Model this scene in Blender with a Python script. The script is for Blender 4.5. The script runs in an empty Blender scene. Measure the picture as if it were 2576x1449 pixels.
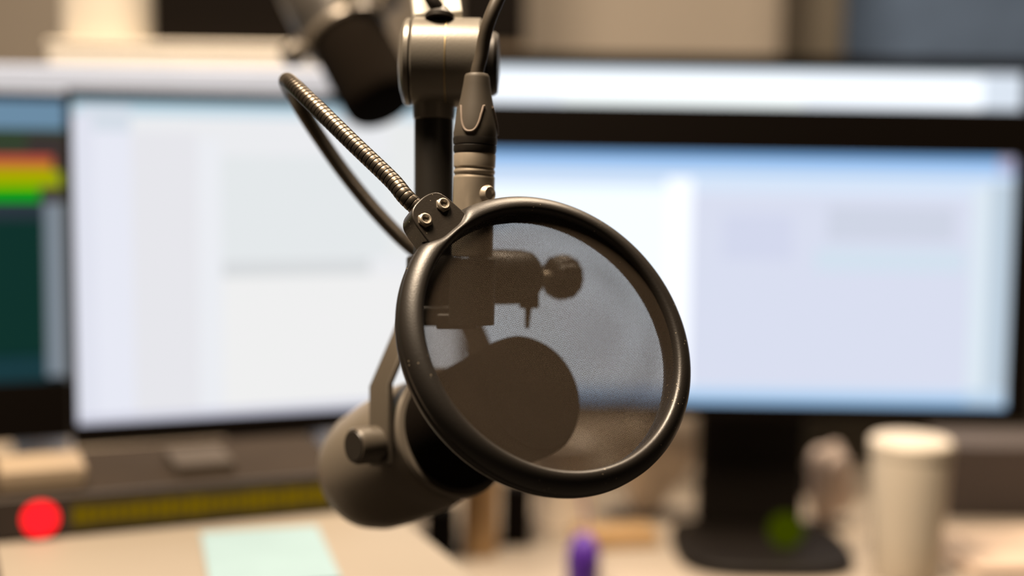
import bpy, bmesh, math, random
from mathutils import Vector, Matrix

random.seed(7)
SC = bpy.context.scene
COL = SC.collection
PI = math.pi

# ------------------------------------------------------------------ camera
FPX, IW, IH = 3578.0, 2576.0, 1449.0
EYE = Vector((0.0, 0.0, 1.20))
PITCH, ROLL = math.radians(6.3), math.radians(0.9)
FWD = Vector((0, math.cos(PITCH), -math.sin(PITCH)))
UP0 = Vector((0, math.sin(PITCH), math.cos(PITCH)))
RT0 = Vector((1, 0, 0))
RT = RT0 * math.cos(ROLL) + UP0 * math.sin(ROLL)
UP = UP0 * math.cos(ROLL) - RT0 * math.sin(ROLL)


def C(x, y, d):            # camera measurements (metres right, up, away) -> world
    return EYE + RT * x + UP * y + FWD * d


def D(x, y, d):            # a direction measured the same way
    return RT * x + UP * y + FWD * d


def at(px, py, d):         # a point of the photograph at a distance -> world
    return C((px - IW / 2) / FPX * d, -(py - IH / 2) / FPX * d, d)


def atz(px, py, z):        # where the sight line meets the level z
    v = D((px - IW / 2) / FPX, -(py - IH / 2) / FPX, 1.0)
    return EYE + v * ((z - EYE.z) / v.z)


def aty(px, py, y):
    v = D((px - IW / 2) / FPX, -(py - IH / 2) / FPX, 1.0)
    return EYE + v * ((y - EYE.y) / v.y)


cam = bpy.data.cameras.new('camera')
cam.sensor_width = 36.0
cam.sensor_fit = 'HORIZONTAL'
cam.lens = FPX / IW * 36.0
cam.clip_start, cam.clip_end = 0.02, 50
cam.dof.use_dof = True
cam.dof.focus_distance = 0.660
cam.dof.aperture_fstop = 2.7
co = bpy.data.objects.new('camera', cam)
M = Matrix((RT, UP, -FWD)).transposed().to_4x4()
M.translation = EYE
co.matrix_world = M
COL.objects.link(co)
SC.camera = co


# --------------------------------------------------------------- materials
def lin(r, g, b):
    f = lambda c: (c / 255 / 12.92) if c / 255 <= 0.04045 else ((c / 255 + 0.055) / 1.055) ** 2.4
    return (f(r), f(g), f(b), 1)


def mat(name, col, rough=0.5, metal=0.0, spec=0.5, var=0.0, scale=30, bump=0.0, bscale=200, dust=0.0, coat=0.0):
    m = bpy.data.materials.new(name)
    m.use_nodes = True
    nt = m.node_tree
    b = nt.nodes['Principled BSDF']
    col = tuple(col) + (1,) if len(col) == 3 else tuple(col)
    b.inputs['Base Color'].default_value = col
    b.inputs['Roughness'].default_value = rough
    b.inputs['Metallic'].default_value = metal
    b.inputs['Specular IOR Level'].default_value = spec
    b.inputs['Coat Weight'].default_value = coat
    tc = nt.nodes.new('ShaderNodeTexCoord')
    cur = None
    if var > 0:
        n = nt.nodes.new('ShaderNodeTexNoise')
        n.inputs['Scale'].default_value = scale
        n.inputs['Detail'].default_value = 4
        nt.links.new(tc.outputs['Object'], n.inputs['Vector'])
        r = nt.nodes.new('ShaderNodeValToRGB')
        r.color_ramp.elements[0].position = 0.3
        r.color_ramp.elements[1].position = 0.7
        r.color_ramp.elements[0].color = tuple(c * (1 - var) for c in col[:3]) + (1,)
        r.color_ramp.elements[1].color = tuple(min(1, c * (1 + var)) for c in col[:3]) + (1,)
        nt.links.new(n.outputs['Fac'], r.inputs['Fac'])
        cur = r.outputs['Color']
    if dust > 0:
        v = nt.nodes.new('ShaderNodeTexVoronoi')
        v.inputs['Scale'].default_value = 420
        nt.links.new(tc.outputs['Object'], v.inputs['Vector'])
        lt = nt.nodes.new('ShaderNodeMath')
        lt.operation = 'LESS_THAN'
        lt.inputs[1].default_value = 0.13
        nt.links.new(v.outputs['Distance'], lt.inputs[0])
        n2 = nt.nodes.new('ShaderNodeTexNoise')
        n2.inputs['Scale'].default_value = 55
        nt.links.new(tc.outputs['Object'], n2.inputs['Vector'])
        gt = nt.nodes.new('ShaderNodeMath')
        gt.operation = 'GREATER_THAN'
        gt.inputs[1].default_value = 0.57
        nt.links.new(n2.outputs['Fac'], gt.inputs[0])
        mu = nt.nodes.new('ShaderNodeMath')
        mu.operation = 'MULTIPLY'
        nt.links.new(lt.outputs[0], mu.inputs[0])
        nt.links.new(gt.outputs[0], mu.inputs[1])
        m2 = nt.nodes.new('ShaderNodeMath')
        m2.operation = 'MULTIPLY'
        m2.inputs[1].default_value = dust
        nt.links.new(mu.outputs[0], m2.inputs[0])
        mx = nt.nodes.new('ShaderNodeMixRGB')
        mx.inputs[1].default_value = col
        if cur is not None:
            nt.links.new(cur, mx.inputs[1])
        mx.inputs[2].default_value = (0.45, 0.38, 0.28, 1)
        nt.links.new(m2.outputs[0], mx.inputs[0])
        cur = mx.outputs[0]
    if cur is not None:
        nt.links.new(cur, b.inputs['Base Color'])
    if bump > 0:
        n = nt.nodes.new('ShaderNodeTexNoise')
        n.inputs['Scale'].default_value = bscale
        n.inputs['Detail'].default_value = 3
        nt.links.new(tc.outputs['Object'], n.inputs['Vector'])
        bp = nt.nodes.new('ShaderNodeBump')
        bp.inputs['Strength'].default_value = bump
        bp.inputs['Distance'].default_value = 0.001
        nt.links.new(n.outputs['Fac'], bp.inputs['Height'])
        nt.links.new(bp.outputs['Normal'], b.inputs['Normal'])
    return m


def emit(name, col, s=1.0):
    m = bpy.data.materials.new(name)
    m.use_nodes = True
    nt = m.node_tree
    nt.nodes.clear()
    o = nt.nodes.new('ShaderNodeOutputMaterial')
    e = nt.nodes.new('ShaderNodeEmission')
    e.inputs['Color'].default_value = col
    e.inputs['Strength'].default_value = s
    nt.links.new(e.outputs[0], o.inputs['Surface'])
    return m


_em = {}


def px(r, g, b, s=1.0):
    k = (r, g, b, s)
    if k not in _em:
        _em[k] = emit('screen_light', lin(r, g, b), s)
    return _em[k]


def mesh_fabric(name):
    """Woven gauze: threads over and under with open holes between them."""
    m = bpy.data.materials.new(name)
    m.use_nodes = True
    nt = m.node_tree
    N, L = nt.nodes, nt.links
    b = N['Principled BSDF']
    b.inputs['Roughness'].default_value = 0.7
    b.inputs['Specular IOR Level'].default_value = 0.06
    out = N['Material Output']
    tc = N.new('ShaderNodeTexCoord')
    sep = N.new('ShaderNodeSeparateXYZ')
    L.new(tc.outputs['UV'], sep.inputs[0])

    def mth(op, a, bb=None):
        n = N.new('ShaderNodeMath')
        n.operation = op
        for i, v in enumerate((a, bb)):
            if v is None:
                continue
            if isinstance(v, (int, float)):
                n.inputs[i].default_value = v
            else:
                L.new(v, n.inputs[i])
        return n.outputs[0]
    K = 2 * PI                                   # UV is in thread counts
    sx = mth('ABSOLUTE', mth('SINE', mth('MULTIPLY', sep.outputs[0], PI)))
    sy = mth('ABSOLUTE', mth('SINE', mth('MULTIPLY', sep.outputs[1], PI)))
    hole = mth('MULTIPLY', mth('GREATER_THAN', sx, 0.475), mth('GREATER_THAN', sy, 0.475))
    # over / under
    w = mth('MULTIPLY', mth('SINE', mth('MULTIPLY', sep.outputs[0], PI)), mth('SINE', mth('MULTIPLY', sep.outputs[1], PI)))
    wr = N.new('ShaderNodeMapRange')
    wr.inputs[1].default_value = -1
    wr.inputs[2].default_value = 1
    L.new(w, wr.inputs[0])
    mx = N.new('ShaderNodeMixRGB')
    mx.inputs[1].default_value = (0.017, 0.0122, 0.0085, 1)
    mx.inputs[2].default_value = (0.075, 0.056, 0.039, 1)
    L.new(wr.outputs[0], mx.inputs[0])
    L.new(mx.outputs[0], b.inputs['Base Color'])
    bp = N.new('ShaderNodeBump')
    bp.inputs['Strength'].default_value = 0.5
    bp.inputs['Distance'].default_value = 0.0003
    L.new(mth('ADD', mth('MULTIPLY', sx, -1.0), mth('MULTIPLY', sy, -1.0)), bp.inputs['Height'])
    L.new(bp.outputs[0], b.inputs['Normal'])
    tr = N.new('ShaderNodeBsdfTransparent')
    ms = N.new('ShaderNodeMixShader')
    L.new(hole, ms.inputs[0])
    L.new(b.outputs[0], ms.inputs[1])
    L.new(tr.outputs[0], ms.inputs[2])
    L.new(ms.outputs[0], out.inputs['Surface'])
    return m


MT = dict(
    rim=mat('rim_black_plastic', (0.0115, 0.0092, 0.0072), 0.42, 0, 0.6, bump=0.10, bscale=1500, dust=0.5),
    tab=mat('tab_black_plastic', (0.024, 0.020, 0.016), 0.33, 0, 0.5, bump=0.08, bscale=1200, dust=0.6),
    screw=mat('screw_metal', (0.34, 0.30, 0.245), 0.38, 0.6, 0.5),
    goose=mat('gooseneck_metal', (0.085, 0.073, 0.059), 0.36, 0.85, 0.5, dust=0.35),
    gauze=mesh_fabric('gauze_weave'),
    blk=mat('black_plastic', (0.018, 0.015, 0.012), 0.42, 0, 0.45, var=0.15, scale=60),
    joint=mat('joint_satin_grey', (0.165, 0.152, 0.13), 0.34, 0.3, 0.5, bump=0.05, bscale=900, dust=0.15),
    gold=mat('seam_brass', (0.50, 0.38, 0.19), 0.4, 0.8, 0.5),
    coll=mat('column_black', (0.016, 0.014, 0.0115), 0.45, 0, 0.4),
    cream=mat('cream_metal', (0.62, 0.60, 0.54), 0.35, 0.0, 0.5),
    nickel=mat('nickel_shell', (0.55, 0.48, 0.385), 0.40, 0.6, 0.5, var=0.08, scale=90),
    boot=mat('boot_rubber', (0.0675, 0.0576, 0.045), 0.55, 0, 0.4),
    bootr=mat('boot_ridge', (0.20, 0.16, 0.13), 0.45, 0, 0.4),  # lighter than the boot rubber: ridge highlights put into the colour
    cable=mat('cable_jacket', (0.060, 0.050, 0.038), 0.45, 0, 0.4),
    foam=mat('windscreen_foam', (0.006, 0.0045, 0.0033), 1.0, 0, 0.03, bump=0.6, bscale=900),
    body=mat('mic_body_grey', (0.1531, 0.1314, 0.1046), 0.48, 0.1, 0.5),
    yoke=mat('yoke_grey', (0.085, 0.072, 0.056), 0.42, 0.1, 0.5),
    band=mat('flange_grey', (0.16, 0.14, 0.115), 0.35, 0.3, 0.5),
    bez=mat('bezel_black', (0.0042, 0.00294, 0.00217), 0.6, 0, 0.06),
    case=mat('monitor_case', (0.02, 0.017, 0.015), 0.5, 0, 0.35),
    stand=mat('stand_black', (0.007, 0.005, 0.0038), 0.55, 0, 0.18),
    desk=mat('desk_laminate', (0.3696, 0.3168, 0.2596), 0.55, 0, 0.3, var=0.05, scale=6),
    cons=mat('console_beige', (0.218, 0.192, 0.158), 0.6, 0, 0.3, var=0.04, scale=5),
    metal_leg=mat('leg_metal', (0.25, 0.24, 0.22), 0.4, 0.7),
    shelf=mat('shelf_white', (0.376, 0.456, 0.64), 0.5, 0, 0.3, var=0.03, scale=8),
    box=mat('cream_box', (0.528, 0.488, 0.424), 0.6, 0, 0.3, var=0.04, scale=12),
    wall=mat('wall_paint', (0.289, 0.258, 0.2236), 0.8, 0, 0.2, var=0.05, scale=2.5),
    ceil=mat('ceiling_paint', (0.20, 0.19, 0.175), 0.9, 0, 0.1, var=0.03, scale=3),
    floor=mat('floor_carpet', (0.07, 0.062, 0.055), 0.95, 0, 0.1, var=0.3, scale=80),
    acou=mat('acoustic_dark', (0.05, 0.045, 0.04), 0.95, 0, 0.1, var=0.2, scale=30),
    blue=mat('blue_felt', (0.0855, 0.1283, 0.2137), 0.95, 0, 0.1, var=0.12, scale=14),
    greyp=mat('grey_cabinet', (0.075, 0.066, 0.052), 0.6, 0, 0.3, var=0.08, scale=5),
    brown=mat('brown_board', (0.13, 0.10, 0.07), 0.6, 0, 0.3, var=0.08, scale=6),
    rackf=mat('rack_front', (0.026, 0.020, 0.017), 0.5, 0, 0.35),
    rackt=mat('rack_top', (0.026, 0.019, 0.0135), 0.9, 0.0, 0.12, var=0.06, scale=20),
    tanm=mat('tan_plastic', (0.255, 0.1997, 0.1403), 0.6, 0, 0.3),
    paper=mat('mint_paper', (0.2019, 0.2996, 0.3451), 0.8, 0, 0.2, var=0.03, scale=20),
    wpaper=mat('ivory_paper', (0.9184, 0.8064, 0.672), 0.8, 0, 0.2, var=0.05, scale=14),
    pinkp=mat('pink_paper', (0.5616, 0.4464, 0.36), 0.8, 0, 0.2, var=0.04, scale=14),
    kraft=mat('kraft_card', (0.46, 0.30, 0.15), 0.8, 0, 0.2, var=0.1, scale=25),
    purple=mat('purple_plastic', (0.10, 0.030, 0.36), 0.4, 0, 0.5),
    violet=mat('pale_violet', (0.42, 0.27, 0.42), 0.5, 0, 0.4),
    tissue=mat('soft_tissue', (0.72, 0.60, 0.53), 0.9, 0, 0.1),
    mug=mat('cream_ceramic', (0.60, 0.54, 0.45), 0.4, 0, 0.5),
    greyb=mat('grey_violet_box', (0.155, 0.135, 0.135), 0.6, 0, 0.3),
    navy=mat('navy_cloth', (0.020, 0.020, 0.030), 0.8, 0, 0.2),
)


# ------------------------------------------------------------------ helpers
def tag(o, label=None, cat=None, group=None, kind=None):
    if label:
        o['label'] = label
    if cat:
        o['category'] = cat
    if group:
        o['group'] = group
    if kind:
        o['kind'] = kind
    return o


def thing(name, label, cat, loc, group=None):
    o = bpy.data.objects.new(name, None)
    o.empty_display_size = 0.02
    o.location = loc
    COL.objects.link(o)
    return tag(o, label, cat, group)


def base_of(o):
    v = Vector((0, 0, 0))
    while o is not None:
        v += o.location
        o = o.parent
    return v


class G:
    """Collects world-space geometry for ONE mesh object."""

    def __init__(s):
        s.v, s.f, s.m, s.uv = [], [], [], None

    def add(s, vs, fs, mi=0):
        b = len(s.v)
        s.v += [Vector(p) for p in vs]
        s.f += [tuple(i + b for i in f) for f in fs]
        s.m += [mi] * len(fs)

    def box(s, c, ax, half, mi=0):
        a, b, d = [Vector(u) * h for u, h in zip(ax, half)]
        c = Vector(c)
        vs = [c + a * i + b * j + d * k for i in (-1, 1) for j in (-1, 1) for k in (-1, 1)]
        s.add(vs, [(0, 1, 3, 2), (4, 6, 7, 5), (0, 4, 5, 1), (2, 3, 7, 6), (0, 2, 6, 4), (1, 5, 7, 3)], mi)

    def lathe(s, o, axis, prof, n=48, mi=0, ref=None, close=False, mod=None):
        """prof: (radius, height) pairs along axis; radius 0 closes an end."""
        axis = Vector(axis).normalized()
        if ref is None:
            ref = Vector((0, 0, 1)) if abs(axis.z) < 0.9 else Vector((1, 0, 0))
        e1 = (Vector(ref) - axis * axis.dot(Vector(ref))).normalized()
        e2 = axis.cross(e1)
        o = Vector(o)
        vs, rows = [], []
        for k, (r, h) in enumerate(prof):
            if r <= 1e-9:
                rows.append([len(vs)] * n)
                vs.append(o + axis * h)
                continue
            row = []
            for i in range(n):
                t = 2 * PI * i / n
                rr, hh = (r, h) if mod is None else mod(k, r, h, t)
                row.append(len(vs))
                vs.append(o + axis * hh + (e1 * math.cos(t) + e2 * math.sin(t)) * rr)
            rows.append(row)
        fs = []
        pairs = list(zip(rows[:-1], rows[1:]))
        if close:
            pairs.append((rows[-1], rows[0]))
        for A, B in pairs:
            for i in range(n):
                j = (i + 1) % n
                q = [A[i], A[j], B[j], B[i]]
                q2 = []
                for x in q:
                    if x not in q2:
                        q2.append(x)
                if len(q2) >= 3:
                    fs.append(tuple(q2))
        s.add(vs, fs, mi)

    def tube(s, pts, rad, n=20, mi=0, caps=True):
        """pts list of Vectors, rad a number or list."""
        P = [Vector(p) for p in pts]
        T = []
        for i in range(len(P)):
            a, b = P[max(0, i - 1)], P[min(len(P) - 1, i + 1)]
            T.append((b - a).normalized())
        ref = Vector((0, 0, 1)) if abs(T[0].z) < 0.9 else Vector((1, 0, 0))
        e = (ref - T[0] * T[0].dot(ref)).normalized()
        vs = []
        for i, p in enumerate(P):
            e = (e - T[i] * T[i].dot(e)).normalized()
            f = T[i].cross(e)
            r = rad[i] if isinstance(rad, (list, tuple)) else rad
            for k in range(n):
                t = 2 * PI * k / n
                vs.append(p + (e * math.cos(t) + f * math.sin(t)) * r)
        fs = []
        for i in range(len(P) - 1):
            for k in range(n):
                j = (k + 1) % n
                fs.append((i * n + k, i * n + j, (i + 1) * n + j, (i + 1) * n + k))
        if caps:
            fs.append(tuple(range(n - 1, -1, -1)))
            b = (len(P) - 1) * n
            fs.append(tuple(b + k for k in range(n)))
        s.add(vs, fs, mi)

    def prism(s, poly, o, u, v, w, h0, h1, mi=0):
        """poly (a, b) in the axes u, v at o, from h0 to h1 along w."""
        o, u, v, w = Vector(o), Vector(u), Vector(v), Vector(w)
        n = len(poly)
        vs = [o + u * a + v * b + w * h0 for a, b in poly] + [o + u * a + v * b + w * h1 for a, b in poly]
        fs = [tuple(range(n - 1, -1, -1)), tuple(range(n, 2 * n))]
        fs += [(i, (i + 1) % n, n + (i + 1) % n, n + i) for i in range(n)]
        s.add(vs, fs, mi)

    def quad(s, a, b, c, d, mi=0):
        s.add([a, b, c, d], [(0, 1, 2, 3)], mi)

    def build(s, name, mats, parent=None, bevel=0.0, seg=2, smooth=True, angle=35, loc=None, sub=0, kind=None, label=None):
        me = bpy.data.meshes.new(name)
        if parent is not None:
            org = base_of(parent)
        elif loc is not None:
            org = Vector(loc)
        else:
            lo = Vector([min(p[i] for p in s.v) for i in range(3)])
            hi = Vector([max(p[i] for p in s.v) for i in range(3)])
            org = Vector(((lo.x + hi.x) / 2, (lo.y + hi.y) / 2, lo.z))
        me.from_pydata([p - org for p in s.v], [], s.f)
        for m in (mats if isinstance(mats, (list, tuple)) else [mats]):
            me.materials.append(m)
        me.polygons.foreach_set('material_index', s.m)
        bm = bmesh.new()
        bm.from_mesh(me)
        bmesh.ops.recalc_face_normals(bm, faces=bm.faces)
        bm.to_mesh(me)
        bm.free()
        if smooth:
            me.polygons.foreach_set('use_smooth', [True] * len(me.polygons))
            me.set_sharp_from_angle(angle=math.radians(angle))
        me.update()
        o = bpy.data.objects.new(name, me)
        COL.objects.link(o)
        if parent is not None:
            o.parent = parent
        else:
            o.location = org
        if bevel > 0:
            b = o.modifiers.new('edge', 'BEVEL')
            b.width = bevel
            b.segments = seg
            b.limit_method = 'ANGLE'
            b.angle_limit = math.radians(40)
        if kind:
            o['kind'] = kind
        if label:
            o['label'] = label
        return o


def spline(pts, step):
    """Catmull-Rom through pts, sampled evenly by arc length."""
    P = [Vector(p) for p in pts]
    P = [P[0] * 2 - P[1]] + P + [P[-1] * 2 - P[-2]]
    out = []
    for i in range(1, len(P) - 2):
        a, b, c, d = P[i - 1:i + 3]
        for k in range(40):
            t = k / 40
            out.append(0.5 * ((2 * b) + (c - a) * t + (2 * a - 5 * b + 4 * c - d) * t * t + (3 * b - a - 3 * c + d) * t ** 3))
    out.append(P[-2])
    L = [0]
    for a, b in zip(out[:-1], out[1:]):
        L.append(L[-1] + (b - a).length)
    n = max(2, int(L[-1] / step))
    res, j = [], 0
    for i in range(n + 1):
        s = L[-1] * i / n
        while j < len(L) - 2 and L[j + 1] < s:
            j += 1
        t = (s - L[j]) / max(1e-9, L[j + 1] - L[j])
        res.append(out[j].lerp(out[j + 1], min(1, max(0, t))))
    return res


X, Y, Z = Vector((1, 0, 0)), Vector((0, 1, 0)), Vector((0, 0, 1))
ZE = EYE.z
Z_DESK = ZE - 0.460
Z_CONS = ZE - 0.322

# ------------------------------------------------------------------ setting
RX0, RX1, RY0, RY1, RH = -2.2, 2.4, -1.6, 3.0, 2.7


def slab(name, c, half, m):
    g = G()
    g.box(c, (X, Y, Z), half)
    return tag(g.build(name, m, smooth=False), kind='structure')


cx, cy = (RX0 + RX1) / 2, (RY0 + RY1) / 2
hx, hy = (RX1 - RX0) / 2, (RY1 - RY0) / 2
slab('floor', (cx, cy, -0.05), (hx + .1, hy + .1, .05), MT['floor'])
slab('ceiling', (cx, cy, RH + .05), (hx + .1, hy + .1, .05), MT['ceil'])
slab('wall_back', (cx, RY1 + .05, RH / 2), (hx + .1, .05, RH / 2), MT['wall'])
slab('wall_front', (cx, RY0 - .05, RH / 2), (hx + .1, .05, RH / 2), MT['acou'])
slab('wall_left', (RX0 - .05, cy, RH / 2), (.05, hy, RH / 2), MT['acou'])
slab('wall_right', (RX1 + .05, cy, RH / 2), (.05, hy, RH / 2), MT['acou'])
g = G()
g.box((cx, RY1 - .008, .05), (X, Y, Z), (hx, .008, .05))
tag(g.build('baseboard_back', MT['greyp'], smooth=False), kind='structure')

# ------------------------------------------------------- pop filter (hero)
NRM = D(0.406, 0.406, -0.819).normalized()           # faces up and to the right, towards the lens
CEN = at(1380, 859, 0.655)
RAD = D(-0.68, 0.73, 0.0)
RAD = (RAD - NRM * NRM.dot(RAD)).normalized()         # towards the clamp tab
TAN = NRM.cross(RAD).normalized()
if TAN.dot(D(-0.73, -0.68, 0)) < 0:
    TAN = -TAN


def PF(r, t, h):
    return CEN + RAD * r + TAN * t + NRM * h


mic_base = at(1105, 1449, 0.78)
pop = thing('pop_filter', 'round black gauze pop filter on a coiled gooseneck in front of the microphone', 'pop filter', PF(0, 0, 0))

ring_prof = [(64.6, 5.4), (65.0, 6.8), (65.8, 7.9), (67.0, 8.4), (68.8, 8.2), (70.8, 7.3), (72.6, 5.9), (74.0, 4.1), (74.7, 2.4),
             (74.9, 0.9), (74.2, 0.2), (74.2, -0.4), (74.9, -1.0), (74.8, -3.2), (74.0, -5.4), (72.6, -7.0), (70.5, -7.8),
             (68.0, -7.6), (66.2, -6.8), (65.3, -5.4), (65.0, -2.0), (64.8, 2.0), (64.5, 4.4)]
ring_prof = [(a - (0.8 if b < 0 and a < 67 else 0), b * (1.05 if b < 0 else 1)) for a, b in ring_prof]
ring_prof = [(a * 0.985 / 1000, b / 1000) for a, b in ring_prof]


def ring_mod(k, r, h, t):
    t = (t + PI) % (2 * PI) - PI
    w = math.exp(-(abs(t) / 0.165) ** 4)              # the lip is cut back where the tab sits
    if 3 <= k <= 8:
        r = r - w * (0.0005 + 0.0058 * (k - 3) / 5 if k < 8 else 0.0058)
    return r, h


g = G()
g.lathe(CEN, NRM, ring_prof, n=192, ref=RAD, close=True, mod=ring_mod)
ring = g.build('hoop', MT['rim'], pop, angle=60)


def gauze(h, R, dish, a, name, pitch):
    g = G()
    nr, na = 14, 96
    vs, fs, uv = [PF(0, 0, h + dish)], [], [(0, 0)]
    ca, sa = math.cos(a), math.sin(a)
    for i in range(1, nr + 1):
        r = R * i / nr
        for k in range(na):
            t = 2 * PI * k / na
            x, y = r * math.cos(t), r * math.sin(t)
            vs.append(PF(x, y, h + dish * (1 - (r / R) ** 2)))
            uv.append(((x * ca + y * sa) / pitch, (-x * sa + y * ca) / pitch))
    for k in range(na):
        fs.append((0, 1 + k, 1 + (k + 1) % na))
    for i in range(nr - 1):
        for k in range(na):
            j = (k + 1) % na
            fs.append((1 + i * na + k, 1 + (i + 1) * na + k, 1 + (i + 1) * na + j, 1 + i * na + j))
    g.add(vs, fs)
    o = g.build(name, MT['gauze'], pop, angle=180)
    org = base_of(pop)
    me = o.data
    lay = me.uv_layers.new(name='thread')
    for l in me.loops:
        lay.data[l.index].uv = uv[l.vertex_index]
    return o


gauze(0.0040, 0.0645, 0.0012, math.radians(14), 'gauze', 0.00066)
gauze(-0.0045, 0.0650, -0.0008, math.radians(59), 'gauze', 0.00047)

# tab
def smooth_poly(P, n=5):
    P = [Vector((a, b, 0)) for a, b in P]
    out = [P[0]]
    Q = [P[0]] + P + [P[-1]]
    for i in range(1, len(Q) - 2):
        a, b, c, d = Q[i - 1:i + 3]
        for k in range(1, n + 1):
            t = k / n
            out.append(0.5 * ((2 * b) + (c - a) * t + (2 * a - 5 * b + 4 * c - d) * t * t + (3 * b - a - 3 * c + d) * t ** 3))
    return [(p.x, p.y) for p in out]


poly = [(66, -13.2), (72, -12.6), (78, -12.0), (83, -11.2), (86.2, -9.6), (88.0, -6.4), (88.8, -2), (88.6, 3), (87.6, 7),
        (85.2, 10), (82, 11.4), (78, 12.2), (72, 13.0), (66, 13.6)]
poly = smooth_poly([((a - 1) / 1000, (b + .4) / 1000) for a, b in poly])
g = G()
g.prism(poly, CEN, RAD, TAN, NRM, -0.0074, 0.0054)
tabo = g.build('clamp_tab', MT['tab'], pop, bevel=0.0022, seg=4, angle=62)
for tt in (-0.0060, 0.0072):
    o = PF(0.0790, tt, 0.0054)
    g = G()
    hexp = [(0.0037 * math.cos(k * PI / 3 + .3), 0.0037 * math.sin(k * PI / 3 + .3)) for k in range(6)]
    g.prism(hexp, o, RAD, TAN, NRM, -0.001, 0.0009)
    s = g.build('screw', MT['screw'], pop, bevel=0.0003)
    g = G()
    g.lathe(o, NRM, [(0, .0006), (.0012, .0006), (.0015, .0010), (.0018, .0019), (.0024, .0021), (.0030, .0017), (.0033, .0008)], n=32)
    g.build('screw_head', MT['screw'], s)

# gooseneck
neck_pts = [PF(0.084, 0.000, -0.002), PF(0.094, 0.000, -0.003), at(984, 452, 0.664), at(889, 361, 0.673), at(795, 269, 0.686),
            at(741, 217, 0.700), at(722, 203, 0.722), at(726, 217, 0.744), at(752, 264, 0.762), at(800, 340, 0.772),
            at(870, 440, 0.777), at(955, 543, 0.778), at(1040, 626, 0.776), at(1130, 682, 0.768), at(1200, 698, 0.756), at(1225, 700, 0.745)]
PITCHG = 0.0026
fine = spline(neck_pts, PITCHG / 20)
base_pts, rad = [], []
for i in range(0, len(fine) - 20, 20):             # overlapping flat coils with a narrow groove between them
    for k, f in ((0, .905), (1, .985), (2, 1.0), (10, 1.0), (17, .985), (19, .960)):
        base_pts.append(fine[i + k])
        rad.append(0.0041 * f)
g = G()
g.tube(base_pts, rad, n=28)
g.build('gooseneck', MT['goose'], pop, angle=20)

# the clamp that grips the boom post, with its thumb screw
POST_X = at(1091, 690, 0.728)
AXC = D(0.78, 0.0, 0.62).normalized()
jaw_c = at(1283, 697, 0.748)
g = G()
g.lathe(jaw_c, AXC, [(0, -.0205), (.0128, -.0205), (.0142, -.018), (.0145, -.006), (.0144, .006), (.0137, .0110), (.0112, .0140), (0, .0142)], n=40)
jaw = g.build('clamp_jaw', MT['blk'], pop)
g = G()
g.lathe(jaw_c + AXC * .0160, AXC, [(0, -.003), (.0035, -.003), (.0035, .0045), (.0028, .005), (.0035, .0055), (.0035, .0150), (0, .015)], n=24)
scr = g.build('thumb_screw', MT['nickel'], pop, label='bare metal thumb screw')


def knob_mod(k, r, h, t):
    return (r * (1 + 0.03 * math.cos(12 * t)) if r > .008 else r), h


g = G()
g.lathe(jaw_c + AXC * .0355, AXC, [(0, -.0090), (.0050, -.0090), (.0085, -.0080), (.0112, -.0050), (.0120, 0), (.0118, .004), (.0104, .0068), (.006, .0078), (0, .008)], n=96, mod=knob_mod)
g.build('thumb_knob', MT['blk'], scr)

g = G()
g.lathe(at(1091, 690, 0.728), UP, [(.0102, -.009), (.0134, -.009), (.0140, -.008), (.0140, .008), (.0134, .009), (.0102, .009)], n=48, close=True)
g.build('post_collar', MT['blk'], pop)
g = G()
bd = jaw_c - at(1091, 690, 0.728)
bl_ = bd.length
bd = bd.normalized()
bs = Z.cross(bd).normalized()
g.box(at(1091, 690, 0.728) + bd * (.0132 + bl_) / 2, (bd, bs, bd.cross(bs)), ((bl_ - .0132) / 2, .0075, .0080))
g.build('clamp_bridge', MT['blk'], pop, bevel=.0015)
g = G()
g.box(at(1331, 740, 0.752), (RT, UP, FWD), (.0052, .0075, .006))
g.build('jaw_foot', MT['blk'], jaw, bevel=.0012)
g = G()
g.tube([at(1330, 765, 0.752), at(1328, 790, 0.752), at(1326, 826, 0.752)], [.0022, .0016, .0012], n=16)
g.build('tail_pin', MT['blk'], jaw)

# -------------------------------------------------------------- boom arm
JOINT = at(1118, 158, 0.728)
JR = 0.0229
AXJ = D(1, -0.02, -0.02).normalized()
boom = thing('boom_arm', 'satin grey microphone boom arm with a thick hinge barrel above the black post', 'boom arm', at(1091, 790, 0.728))


def JX(px_):                        # position along the hinge axis for an image column
    return (px_ - 1118) / FPX * 0.728


g = G()
h = [JX(1038), JX(1124), JX(1127), JX(1212)]
g.lathe(JOINT, AXJ, [(0, h[0]), (JR - .001, h[0]), (JR, h[0] + .001), (JR, h[1]), (JR - .0004, h[1] + .0002)], n=72)
g.lathe(JOINT, AXJ, [(JR - .0004, h[2] - .0002), (JR, h[2]), (JR, h[3] - .001), (JR - .001, h[3]), (0, h[3])], n=72)
g.build('hinge_barrel', MT['joint'], boom)
g = G()
g.lathe(JOINT, AXJ, [(JR - .0004, h[1]), (JR + .00025, h[1] + .0001), (JR + .00025, h[2] - .0001), (JR - .0004, h[2])], n=72)
g.build('barrel_seam', MT['gold'], boom)
g = G()
g.lathe(JOINT, AXJ, [(0, JX(1003)), (.008, JX(1004)), (.0150, JX(1008)), (.0205, JX(1016)), (.0222, JX(1023)), (.0224, JX(1034)), (.0205, JX(1038)), (0, JX(1038))], n=64)
g.build('end_cap', MT['joint'], boom)
g = G()
g.lathe(JOINT, AXJ, [(0, JX(1212)), (.006, JX(1212)), (.006, JX(1224)), (.0150, JX(1226)), (.0163, JX(1231)), (.0163, JX(1244)), (.0150, JX(1253)), (.009, JX(1256)), (0, JX(1256))], n=64)
g.build('tension_knob', MT['blk'], boom)
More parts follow.
